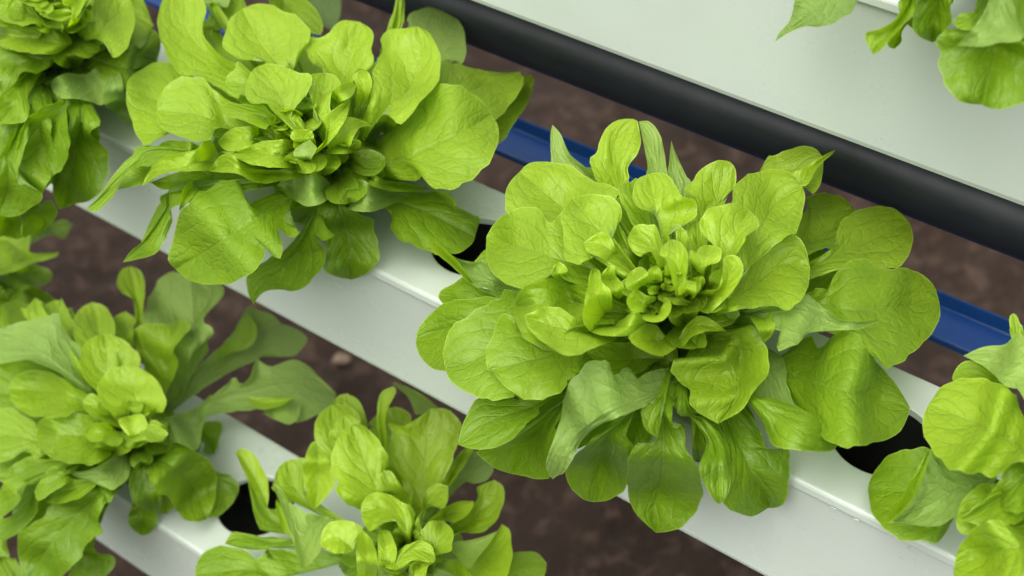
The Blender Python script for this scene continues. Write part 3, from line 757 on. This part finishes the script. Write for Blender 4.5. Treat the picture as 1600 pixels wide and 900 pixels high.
# soil: fine sheet near the channels inside a wide outer ring
g = 150
xs = np.linspace(-2.5, 2.5, g)
ys = np.linspace(-1.0, 4.0, g)
gx, gy = np.meshgrid(xs, ys)
gz = .010 * np.sin(gx * 7 + 1.3 * np.sin(gy * 5)) + .008 * np.sin(gy * 11 + gx * 3) + rng.normal(0, .006, gx.shape)
edge = np.minimum.reduce([gx + 2.5, 2.5 - gx, gy + 1, 4 - gy])
gz *= np.clip(edge / .3, 0, 1)
V = np.stack([gx.ravel(), gy.ravel(), gz.ravel()], -1).tolist()
Fc = [(j * g + i, j * g + i + 1, (j + 1) * g + i + 1, (j + 1) * g + i) for j in range(g - 1) for i in range(g - 1)]
c0 = len(V)
V += [[-40, -40, 0], [40, -40, 0], [40, 40, 0], [-40, 40, 0]]
cor = [0, g - 1, g * g - 1, g * (g - 1)]
rows = [[i for i in range(g)], [(j * g + g - 1) for j in range(g)], [g * g - 1 - i for i in range(g)], [g * (g - 1) - j * g for j in range(g)]]
for q in range(4):
    Fc.append(tuple(reversed(rows[q])) + (c0 + q, c0 + (q + 1) % 4))
o = link_mesh('ground', V, Fc, M_SOIL)
tag(o, 'dark brown bare soil under the channels', 'soil', kind='structure')

pb = at_height(np.array([534., 561.]), .008)
th, ph = np.meshgrid(np.linspace(0, 2 * math.pi, 20, endpoint=False), np.linspace(.001, math.pi - .001, 12))
rr = .009 * (1 + .12 * np.sin(3 * th + ph * 2) + .08 * np.cos(5 * ph))
V = np.stack([rr * np.sin(ph) * np.cos(th) * 1.3, rr * np.sin(ph) * np.sin(th), rr * np.cos(ph) * .7], -1).reshape(-1, 3)
Fc = [(j * 20 + i, j * 20 + (i + 1) % 20, (j + 1) * 20 + (i + 1) % 20, (j + 1) * 20 + i) for j in range(11) for i in range(20)]
o = link_mesh('pebble', V + pb, Fc, M_PEB, None, pb)
tag(o, 'small tan pebble on the dark soil beside the middle channel', 'pebble')

# ------------------------------------------------------------------ lettuces
CROPS = dict(f=(0, 0, 1), O=(320, 80, .2), W=(300, 720, .2), X=(560, 720, .2), Y=(0, 0, .1755), Z=(0, 140, .1755), AA=(0, 260, .1755),
             Q=(0, 400, .2256), R=(200, 420, .2256), AB=(1320, 470, .1755), AC=(1320, 620, .1755), AD=(1320, 742, .1755))
for kk, xy in dict(A=(640, 160), B=(840, 260), C=(1100, 200), D=(640, 370), E=(900, 400), F=(1120, 400), G=(700, 560), H=(950, 620),
                   J=(460, 0), K=(120, 180), L=(420, 160), Mm=(200, 280), S=(0, 570), T=(0, 675), U=(300, 600), V=(500, 580), AE=(1200, 0)).items():
    CROPS[kk] = xy + (.25,)
CELL = 3
ZX0, ZY0, ZW, ZH = -400, -400, 900, 620
ZB = {}


def rail_depth(p, k):
    """distance along the view ray to the channel's own surface"""
    r = rays(p)
    t = (rail_top(k) - CAM_Z) / r[..., 2]
    m = (r * t[..., None]) @ N - RAILS[k][1]
    tf = RAILS[k][1] / (r @ N)
    zf = (r * tf[..., None])[..., 2] - RAILS[k][0]
    out = np.full(t.shape, 9.0)
    out = np.where((m > -.002) & (m < W + .002), t, out)
    out = np.where((zf <= 0) & (zf > -H), np.minimum(out, tf), out)
    return out


def zbuf(k):
    if k not in ZB:
        yy, xx = np.mgrid[0:ZH, 0:ZW]
        ZB[k] = rail_depth(np.stack([ZX0 + (xx + .5) * CELL, ZY0 + (yy + .5) * CELL], -1), k) - .002
    return ZB[k]


def catmull(P, n=24):
    P = np.asarray(P, float)
    if len(P) == 2:
        return P[0] + (P[1] - P[0]) * np.linspace(0, 1, n)[:, None]
    Q = np.vstack([2 * P[0] - P[1], P, 2 * P[-1] - P[-2]])
    t = np.linspace(0, 1, n, endpoint=False)[:, None]
    out = []
    for i in range(len(P) - 1):
        a, b, c, d = Q[i:i + 4]
        out.append(.5 * (2 * b + (c - a) * t + (2 * a - 5 * b + 4 * c - d) * t ** 2 + (3 * b - a - 3 * c + d) * t ** 3))
    return np.vstack(out + [P[-1:]])


def resample(P, n):
    C = catmull(P)
    s = np.concatenate([[0], np.cumsum(np.linalg.norm(np.diff(C, axis=0), axis=1) + 1e-6)])
    q = np.linspace(0, s[-1], n)
    return np.stack([np.interp(q, s, C[:, i]) for i in range(C.shape[1])], -1)


def hcurve(hs, n):
    c = catmull(np.array([[i, h] for i, h in enumerate(hs)], float))
    return np.interp(np.linspace(0, len(hs) - 1, n), c[:, 0], c[:, 1])


def smooth1(x, it=3):
    for _ in range(it):
        x = np.convolve(np.pad(x, 1, mode='edge'), [.25, .5, .25], 'valid')
    return x


def add_leaf(root, org, k, Mp, Ap, Bp, hs, under, tone, rnd, e=(3, 3), fold=None, h_jit=1.0, write=True, frill=1.0, bw=1.0, waves=None):
    Mp, Ap, Bp = map(lambda q: np.asarray(q, float), (Mp, Ap, Bp))
    length = np.sum(np.linalg.norm(np.diff(Mp, axis=0), axis=1))
    nu = int(np.clip(length / 4, 22, 46))
    ns = int(np.clip(length / 12, 9, 14))
    M_ = resample(Mp, nu)
    A_ = resample(np.vstack([Mp[:1], Ap, Mp[-1:]]), nu)
    B_ = resample(np.vstack([Mp[:1], Bp, Mp[-1:]]), nu)
    u = np.linspace(0, 1, nu)
    for E_, q0 in ((A_, rnd.uniform(0, 6.28)), (B_, rnd.uniform(0, 6.28))):     # small scallops of the margin
        E_ += (E_ - M_) * ((.030 * np.sin(length / 13 * 3.14 * u + q0) + .010 * np.sin(length / 7 * 3.14 * u + q0 * 2)) * np.sin(np.pi * u))[:, None]
    hM = hcurve(hs, nu)
    g = np.clip(np.sin(np.pi * np.clip(u, 0, 1)), 0, 1) ** .6
    lm = length / 3.0                              # about millimetres
    px, hh, vv = [], [], []
    bowl = 0.0 if under or np.mean(hs) < 40 else float(np.clip(.10 * lm, 1.2, 5.0)) * bw
    und = float(np.clip(lm * .022, 0, 1.9)) * rnd.uniform(.4, 1.2)
    heart = np.mean(hs) > 54 and not under and waves is None
    ph = rnd.uniform(0, 6.28, 6)
    fq = rnd.uniform(1.3, 2.6, 2)
    w = np.linspace(0, 1, ns + 1)
    amp = np.clip(lm * .024, .3, 2.4) * frill
    for sd, E_, eo in ((-1, A_, e[0]), (1, B_, e[1])):
        hw = min(np.mean(np.linalg.norm(E_ - M_, axis=1)) / 3.0, 14)         # half width, mm
        if heart:
            eo = eo * .4
        cols = []
        for wi in w:
            if sd == 1 and fold is not None:
                Fp, ef = fold
                F_ = resample(np.vstack([Mp[:1], Fp, Mp[-1:]]), nu)
                if wi < .5:
                    q = wi * 2
                    p = M_ + (F_ - M_) * q
                    dh = ef * q * g
                else:
                    q = wi * 2 - 1
                    p = F_ + (E_ - F_) * q
                    dh = (ef + (eo - ef) * math.sin(q * math.pi / 2)) * g
            else:
                p = M_ + (E_ - M_) * wi
                dh = eo * wi ** 1.8 * g
            rf = amp * wi ** 2 * g * (np.sin(6.28 * fq[0] * u + ph[0 + (sd > 0)]) + .6 * np.sin(6.28 * 2.3 * fq[1] * u + ph[2 + (sd > 0)]))
            puff = np.clip((lm - 12) * .03, 0, 1.8) * math.sin(math.pi * min(wi * 1.05, 1)) * g * (1 + .5 * np.sin(9 * u + ph[4]))
            if heart:                                  # cupped blade with a margin that rolls back outwards
                q_ = min(max((wi - .74) / .26, 0), 1)
                dh = dh + g * hw * (.27 * math.sin(math.pi / 2 * min(wi / .76, 1)) ** 2 - .11 * q_ * q_ * (3 - 2 * q_))
            if waves is not None:                      # tightly ruffled margin
                rf = waves[1] * wi ** 1.6 * g * np.sin(6.28 * waves[0] * u + ph[2 + (sd > 0)] + .8 * np.sin(7 * u + ph[0]))
            rf = rf + und * g * np.sin(6.28 * 1.15 * u + ph[5] + 1.6 * sd * wi) * (.35 + .65 * wi)
            cols.append((p, hM + dh + rf - bowl * (1 - wi * wi) * np.sin(np.pi * np.clip(u * 1.25 - .25, 0, 1)) + (puff if not under else -puff * .4), sd * wi))
        if sd == -1:
            cols = cols[:0:-1]
        px += [c[0] for c in cols]
        hh += [c[1] for c in cols]
        vv += [c[2] for c in cols]
    px = np.stack(px, 1)                           # nu x nv x 2
    hh = np.stack(hh, 1)
    vv = np.array(vv)
    nv = len(vv)
    pk = rnd.normal(0, 1, (nu + 8, nv + 8))                 # puckered blade between the veins
    for _ in range(3):
        pk = (pk[:-2] + pk[2:]) * .25 + pk[1:-1] * .5
        pk = (pk[:, :-2] + pk[:, 2:]) * .25 + pk[:, 1:-1] * .5
    pk = pk[:nu, :nv] / max(pk.std(), 1e-6)
    hh = hh + pk * float(np.clip(lm / 55, .1, 1) * .20) * (np.clip(u * 3, 0, 1) * np.clip((1 - u) * 6, 0, 1))[:, None]
    z = rail_top(k) + hh * .001 * h_jit
    r = rays(px)
    t = (z - CAM_Z) / r[..., 2]
    # layering: a leaf that lies over others rests on them, and none sinks into the channel
    zb = zbuf(k)
    ix = np.clip(((px[..., 0] - ZX0) / CELL).astype(int), 0, ZW - 1)
    iy = np.clip(((px[..., 1] - ZY0) / CELL).astype(int), 0, ZH - 1)
    need = np.clip(t - (zb[iy, ix] - .001 * np.clip(lm * .11, .8, 8.0)), 0, .050)
    row = need.max(1) * np.clip((u - .12) / .22, 0, 1)
    rm = np.maximum.reduce([row, np.roll(row, 1), np.roll(row, -1)])
    rm[0] = row[0]
    row = np.maximum(smooth1(rm, 6), smooth1(row, 2)) * np.clip((u - .05) / .2, 0, 1)
    t = t - row[:, None]
    # deposit into the depth grid
    if write:
        f = 4
        iu = np.linspace(0, nu - 1, nu * f)
        iv = np.linspace(0, nv - 1, nv * f)
        a0 = np.floor(iu).astype(int).clip(0, nu - 2)
        b0 = np.floor(iv).astype(int).clip(0, nv - 2)
        fa, fb = (iu - a0)[:, None], (iv - b0)[None, :]

        def bil(X):
            return ((X[np.ix_(a0, b0)] * (1 - fa) + X[np.ix_(a0 + 1, b0)] * fa) * (1 - fb) +
                    (X[np.ix_(a0, b0 + 1)] * (1 - fa) + X[np.ix_(a0 + 1, b0 + 1)] * fa) * fb)
        X, Y, T = bil(px[..., 0]), bil(px[..., 1]), bil(t)
        sel = np.broadcast_to(iu[:, None] / (nu - 1) > .15, X.shape)
        gx_ = np.clip(((X - ZX0) / CELL).astype(int), 0, ZW - 1)[sel]
        gy_ = np.clip(((Y - ZY0) / CELL).astype(int), 0, ZH - 1)[sel]
        np.minimum.at(zb, (gy_, gx_), T[sel])
    co = CAM + r * t[..., None]
    # faces turned so that the upper side of the leaf is the front
    idx = np.arange(nu * nv).reshape(nu, nv)
    q = np.stack([idx[:-1, :-1], idx[:-1, 1:], idx[1:, 1:], idx[1:, :-1]], -1).reshape(-1, 4)
    flat = co.reshape(-1, 3)
    nrm = np.cross(flat[q[:, 2]] - flat[q[:, 0]], flat[q[:, 3]] - flat[q[:, 1]])
    facing = np.sum(nrm * (CAM - flat[q].mean(1)))
    if (facing > 0) == bool(under):
        q = q[:, ::-1]
    wid = np.linalg.norm(np.diff(co, axis=1), axis=2)
    dist = np.concatenate([np.zeros((nu, 1)), np.cumsum(wid, 1)], 1)
    dist -= dist[:, [ns]]
    along = np.concatenate([[0], np.cumsum(np.linalg.norm(np.diff(co[:, ns], axis=0), axis=1))])
    me = bpy.data.meshes.new('leaf')
    me.from_pydata((flat - org).tolist(), [], q.tolist())
    me.materials.append(M_LEAF)
    li = np.empty(len(me.loops), np.int32)
    me.loops.foreach_get('vertex_index', li)
    uva = np.stack([np.broadcast_to(vv * .5 + .5, (nu, nv)), np.broadcast_to(u[:, None], (nu, nv))], -1).reshape(-1, 2)
    uvb = np.stack([dist, np.broadcast_to(along[:, None], (nu, nv))], -1).reshape(-1, 2) * 100    # centimetres
    for nm, a in (('leaf', uva), ('metric', uvb)):
        l = me.uv_layers.new(name=nm)
        l.data.foreach_set('uv', a[li].astype(np.float32).ravel())
    at = me.attributes.new('tone', 'FLOAT', 'POINT')
    at.data.foreach_set('value', np.full(nu * nv, tone, np.float32))
    at = me.attributes.new('rim', 'FLOAT', 'POINT')                 # millimetres in from the margin
    er = np.where(vv[None, :] < 0, np.abs(dist[:, :1]) - np.abs(dist), np.abs(dist[:, -1:]) - np.abs(dist))
    er = np.minimum(er, ((along[-1] - along) * 1.0)[:, None]) * 1000
    at.data.foreach_set('value', er.astype(np.float32).ravel())
    at = me.attributes.new('size', 'FLOAT', 'POINT')
    at.data.foreach_set('value', np.full(nu * nv, min(max(lm / 62, .12), 1.0), np.float32))
    me.polygons.foreach_set('use_smooth', np.ones(len(me.polygons), bool))
    me.update()
    o = bpy.data.objects.new('leaf', me)
    COL.objects.link(o)
    o.parent = root
    return o


PLANTS = {
    'green_A': ('lettuce cut off by the left edge of the photo, least visible of the heads', 95),
    'green_B': ('loose lettuce with long petioles on the lowest channel, left of its empty hole', 135),
    'green_C': ('upright lettuce with oval leaves at the bottom edge, right of the empty hole', 120),
    'green_D': ('blurred lettuce in the upper left corner with yellowish leaves drooping over the middle channel', 150),
    'green_E': ('bright lettuce with broad rounded leaves between the corner lettuce and the large rosette', 165),
    'green_F': ('large round rosette lettuce in sharp focus with a tight frilly heart', 175),
    'green_G': ('lettuce cut off by the right edge, growing beyond the empty hole of the middle channel', 150),
    'green_H': ('lettuce at the top right whose leaves hang over the face of the upper channel', 100),
}
GROUP = 'green lettuces growing in the channels'
FRONT = {}
ANCH = {}


def pts(s, crop):
    x0, y0, sc = CROPS[crop]
    out, ez = [], None
    for tok in s.split():
        c = [float(q) for q in tok.split(',')]
        out.append((x0 + c[0] * sc, y0 + c[1] * sc))
        if len(c) > 2:
            ez = c[2]
    return out, ez


def start_plant(key, k, cx, cy, hb):
    lab, rad = PLANTS[key]
    base = at_height(np.array([cx, cy], float), rail_top(k) + hb * .001)
    s = float((base - CAM) @ D)
    m = float((base - CAM) @ N) - RAILS[k][1]
    s_h = min(HOLES[k], key=lambda q: abs(q - s))
    foot = rp(k, s_h, W / 2, 0)
    root = empty('lettuce', foot)
    tag(root, lab, 'lettuce', GROUP)
    org = np.array(foot)
    # short stem from the hole up to the crown
    ang = np.linspace(0, 2 * np.pi, 16, endpoint=False)
    V, prof = [], [(-.03, .009), (-.005, .010), (.3, .011), (.7, .012), (1.0, .008), (1.08, .002)]
    for f, rad_ in prof:
        c = org + (base - org) * max(f, 0) + UP * (f if f < 0 else 0)
        V += [c + np.array([math.cos(a) * rad_, math.sin(a) * rad_, 0]) for a in ang]
    Fc = [(j * 16 + i, j * 16 + (i + 1) % 16, (j + 1) * 16 + (i + 1) % 16, (j + 1) * 16 + i) for j in range(len(prof) - 1) for i in range(16)]
    link_mesh('stem', V, Fc, M_STEM, root, org)
    return root, org, rad


HEART = {'green_A': (-60, 430), 'green_B': (190, 655), 'green_C': (640, 850), 'green_D': (70, -15), 'green_E': (470, 190),
         'green_F': (1050, 430), 'green_G': (1680, 700), 'green_H': (1545, -170)}


def fillers(key, root, org, k, cx, cy, hb, rad, rnd):
    hx, hy = HEART[key]
    last = {'green_F': 5, 'green_E': 4, 'green_D': 4}.get(key, 3)
    for ring, (n, rr, h0, h1, h2) in enumerate(((12, .74, 12, 18, 4), (15, .54, 24, 34, 32), (18, .46, 40, 56, 62), (15, .28, 56, 68, 75), (9, .15, 66, 78, 84))[:last]):
        mixw = (0, .25, .7, 1, 1)[ring]
        c = np.array([cx + (hx - cx) * mixw, cy + (hy - cy) * mixw])
        for i in range(n):
            a = 2 * math.pi * (i + rnd.uniform(-.35, .35)) / n + ring * 1.7
            d = np.array([math.cos(a), math.sin(a) * .72])
            a2 = a + rnd.uniform(-.3, .3)
            nrm = np.array([-math.sin(a2), math.cos(a2) * .72])
            L_ = rad * rr * rnd.uniform(.75, 1.15)
            wa, wb = (L_ * rnd.uniform(.26, .46) * (1.25 if ring > 2 else 1) for _ in range(2))
            c2 = c + rnd.uniform(-.06, .06, 2) * rad
            bend = rnd.uniform(-.18, .18) * L_

            def q(al, ac):
                return tuple(c2 + d * L_ * al + nrm * (ac + bend * al * al))
            j = lambda: rnd.uniform(.85, 1.15)
            dh = rnd.uniform(-5, 5)
            cup = (rnd.uniform(-2, 5), rnd.uniform(-2, 5)) if ring < 2 else (rnd.uniform(2, 8) * (1 if ring < 4 else .5), rnd.uniform(2, 8) * (1 if ring < 4 else .5))
            add_leaf(root, org, k, [q(.08, 0), q(.4, 0), q(.75, 0), q(1, 0)],
                     [q(.35, wa * .35 * j()), q(.58, wa * .9 * j()), q(.84, wa * .9 * j()), q(1.0, wa * .4 * j())],
                     [q(.35, -wb * .35 * j()), q(.58, -wb * .9 * j()), q(.84, -wb * .9 * j()), q(1.0, -wb * .4 * j())],
                     [h0, h1 + dh, h2 + dh], False, float(np.clip(.1 + ring * .2 + rnd.uniform(-.1, .1), 0, 1)), rnd, cup, frill=(1, 1, 1.7, 1, 1)[ring], waves=None if ring < 3 else (rnd.uniform(2.2, 3.6), L_ / 3 * rnd.uniform(.08, .14)))


FRILL = {'green_F': [(1045, 430, 24, 36, 7)]}


def frills(key, root, org, k, rnd):
    """young ruffled leaves standing in the heart"""
    for hx, hy, spread, size, num in FRILL.get(key, ()):
        for i in range(num):
            a = i * 2.399 + rnd.uniform(-.3, .3)
            q0 = spread * math.sqrt((num - i - .5) / num)
            c = np.array([hx + math.cos(a) * q0, hy + math.sin(a) * q0 * .75])
            d = np.array([math.cos(a + rnd.uniform(-.4, .4)), math.sin(a) * .7 - .3])
            d /= np.linalg.norm(d)
            nrm = np.array([-d[1], d[0]])
            L_ = size * rnd.uniform(.75, 1.2) * (.55 + .45 * q0 / spread)
            wa, wb = L_ * rnd.uniform(.30, .46), L_ * rnd.uniform(.30, .46)
            q = lambda al, ac: tuple(c + d * L_ * (al - .55) + nrm * ac)
            h = 80 - 14 * q0 / spread
            add_leaf(root, org, k, [q(-.1, 0), q(.35, L_ * rnd.uniform(-.1, .1)), q(.75, L_ * rnd.uniform(-.08, .08)), q(1, 0)],
                     [q(.05, wa * .3), q(.4, wa * .75), q(.75, wa), q(.98, wa * .5)], [q(.05, -wb * .3), q(.4, -wb * .75), q(.75, -wb), q(.98, -wb * .5)],
                     [h - 16, h - 6, h + 2, h + 5], False, float(rnd.uniform(.7, 1)), rnd, (rnd.uniform(1, 4), rnd.uniform(1, 4)),
                     waves=(rnd.uniform(2.4, 3.8), L_ / 3 * rnd.uniform(.09, .15)))


done = []
for line in LEAVES.strip().splitlines():
    if line.startswith('@'):
        if done:
            frills(*done[-1])
        key, rl, c, hb, _ = line[1:].split('|')
        k = int(rl.split()[1])
        cx, cy = map(float, c.split(','))
        hb = float(hb)
        rnd = np.random.default_rng(sum(map(ord, key)) * 7 + 1)
        root, org, rad = start_plant(key, k, cx, cy, hb)
        fillers(key, root, org, k, cx, cy, hb, rad, rnd)
        done.append((key, root, org, k, rnd))
        continue
    f = line.split('|')
    fl, crop = f[0].split()
    Mp, _ = pts(f[1], crop)
    Ap, _ = pts(f[2], crop)
    Bp, _ = pts(f[3], crop)
    hs = [float(q) for q in f[4].split(',')]
    if 'n' not in fl:
        c = np.array([cx, cy])
        d = np.array(Mp[0]) - c
        c = c + d * .12
        if np.linalg.norm(d) > 6:
            Mp = [tuple(c)] + Mp
            hs = [hb + 4] + hs
    span = np.linalg.norm(np.ptp(np.array(Mp), axis=0))
    small = np.clip(1 - span / 140, 0, 1)
    up = np.clip(np.mean(hs) / 80, 0, 1)
    e = tuple(rnd.uniform(-2, 4) + up * rnd.uniform(1, 6) * (1 - .4 * small) for _ in (0, 1))
    if len(f) > 5 and f[5]:
        e = tuple(float(q) for q in f[5].split(','))
    fold = None
    if len(f) > 6:
        fp, ez = pts(f[6], crop)
        fold = (fp, ez or 0)
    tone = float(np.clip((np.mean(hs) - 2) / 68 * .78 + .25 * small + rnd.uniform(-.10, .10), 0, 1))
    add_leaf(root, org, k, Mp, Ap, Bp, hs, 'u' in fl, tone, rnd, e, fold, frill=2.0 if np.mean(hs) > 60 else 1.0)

# ------------------------------------------------------------------ camera
cam = bpy.data.cameras.new('camera')
co = bpy.data.objects.new('camera', cam)
COL.objects.link(co)
import mathutils
mw = mathutils.Matrix([[R[0][i], R[1][i], R[2][i], CAM[i]] for i in range(3)] + [[0, 0, 0, 1]])
co.matrix_world = mw
cam.sensor_width = 36
cam.lens = 36 * F_PX / 1600
cam.clip_start, cam.clip_end = .02, 200
foc = at_height(np.array([1020., 470.]), rail_top(2) + .05) - CAM
cam.dof.use_dof = True
cam.dof.focus_distance = float(-(foc @ R[2]))
cam.dof.aperture_fstop = 8.0
cam.dof.aperture_blades = 9
SC.camera = co

# ------------------------------------------------------------------ daylight: soft overcast sky and a broad weak sun
SUN_EL, SUN_AZ = math.radians(66), math.radians(-140)      # azimuth measured from +y (away from the camera) towards +x
wd = bpy.data.worlds.new('World')
SC.world = wd
wd.use_nodes = True
nt = wd.node_tree
sky = nt.nodes.new('ShaderNodeTexSky')
sky.sky_type = 'NISHITA'
sky.sun_disc = False
sky.sun_elevation = SUN_EL
sky.sun_rotation = SUN_AZ
sky.dust_density = 4.0
sky.air_density = 1.0
sky.ozone_density = 1.0
bg = nt.nodes['Background']
bg.inputs['Strength'].default_value = .15
grey = nt.nodes.new('ShaderNodeHueSaturation')             # an overcast sky is greyer than a clear one
grey.inputs['Saturation'].default_value = .25
nt.links.new(sky.outputs[0], grey.inputs['Color'])
nt.links.new(grey.outputs[0], bg.inputs[0])
sl = bpy.data.lights.new('sun', 'SUN')
sl.energy = 1.3
sl.angle = math.radians(90)
sl.color = (1.0, .95, .86)
so = bpy.data.objects.new('sun', sl)
COL.objects.link(so)
sd = mathutils.Vector((math.sin(SUN_AZ) * math.cos(SUN_EL), math.cos(SUN_AZ) * math.cos(SUN_EL), math.sin(SUN_EL)))
so.rotation_euler = sd.to_track_quat('Z', 'Y').to_euler()

SC.view_settings.view_transform = 'Standard'
SC.view_settings.look = 'None'
SC.view_settings.gamma = 1
SC.view_settings.exposure = 1.22
SC.cycles.max_bounces = 10
SC.cycles.diffuse_bounces = 6
SC.cycles.transmission_bounces = 8
SC.cycles.use_denoising = True
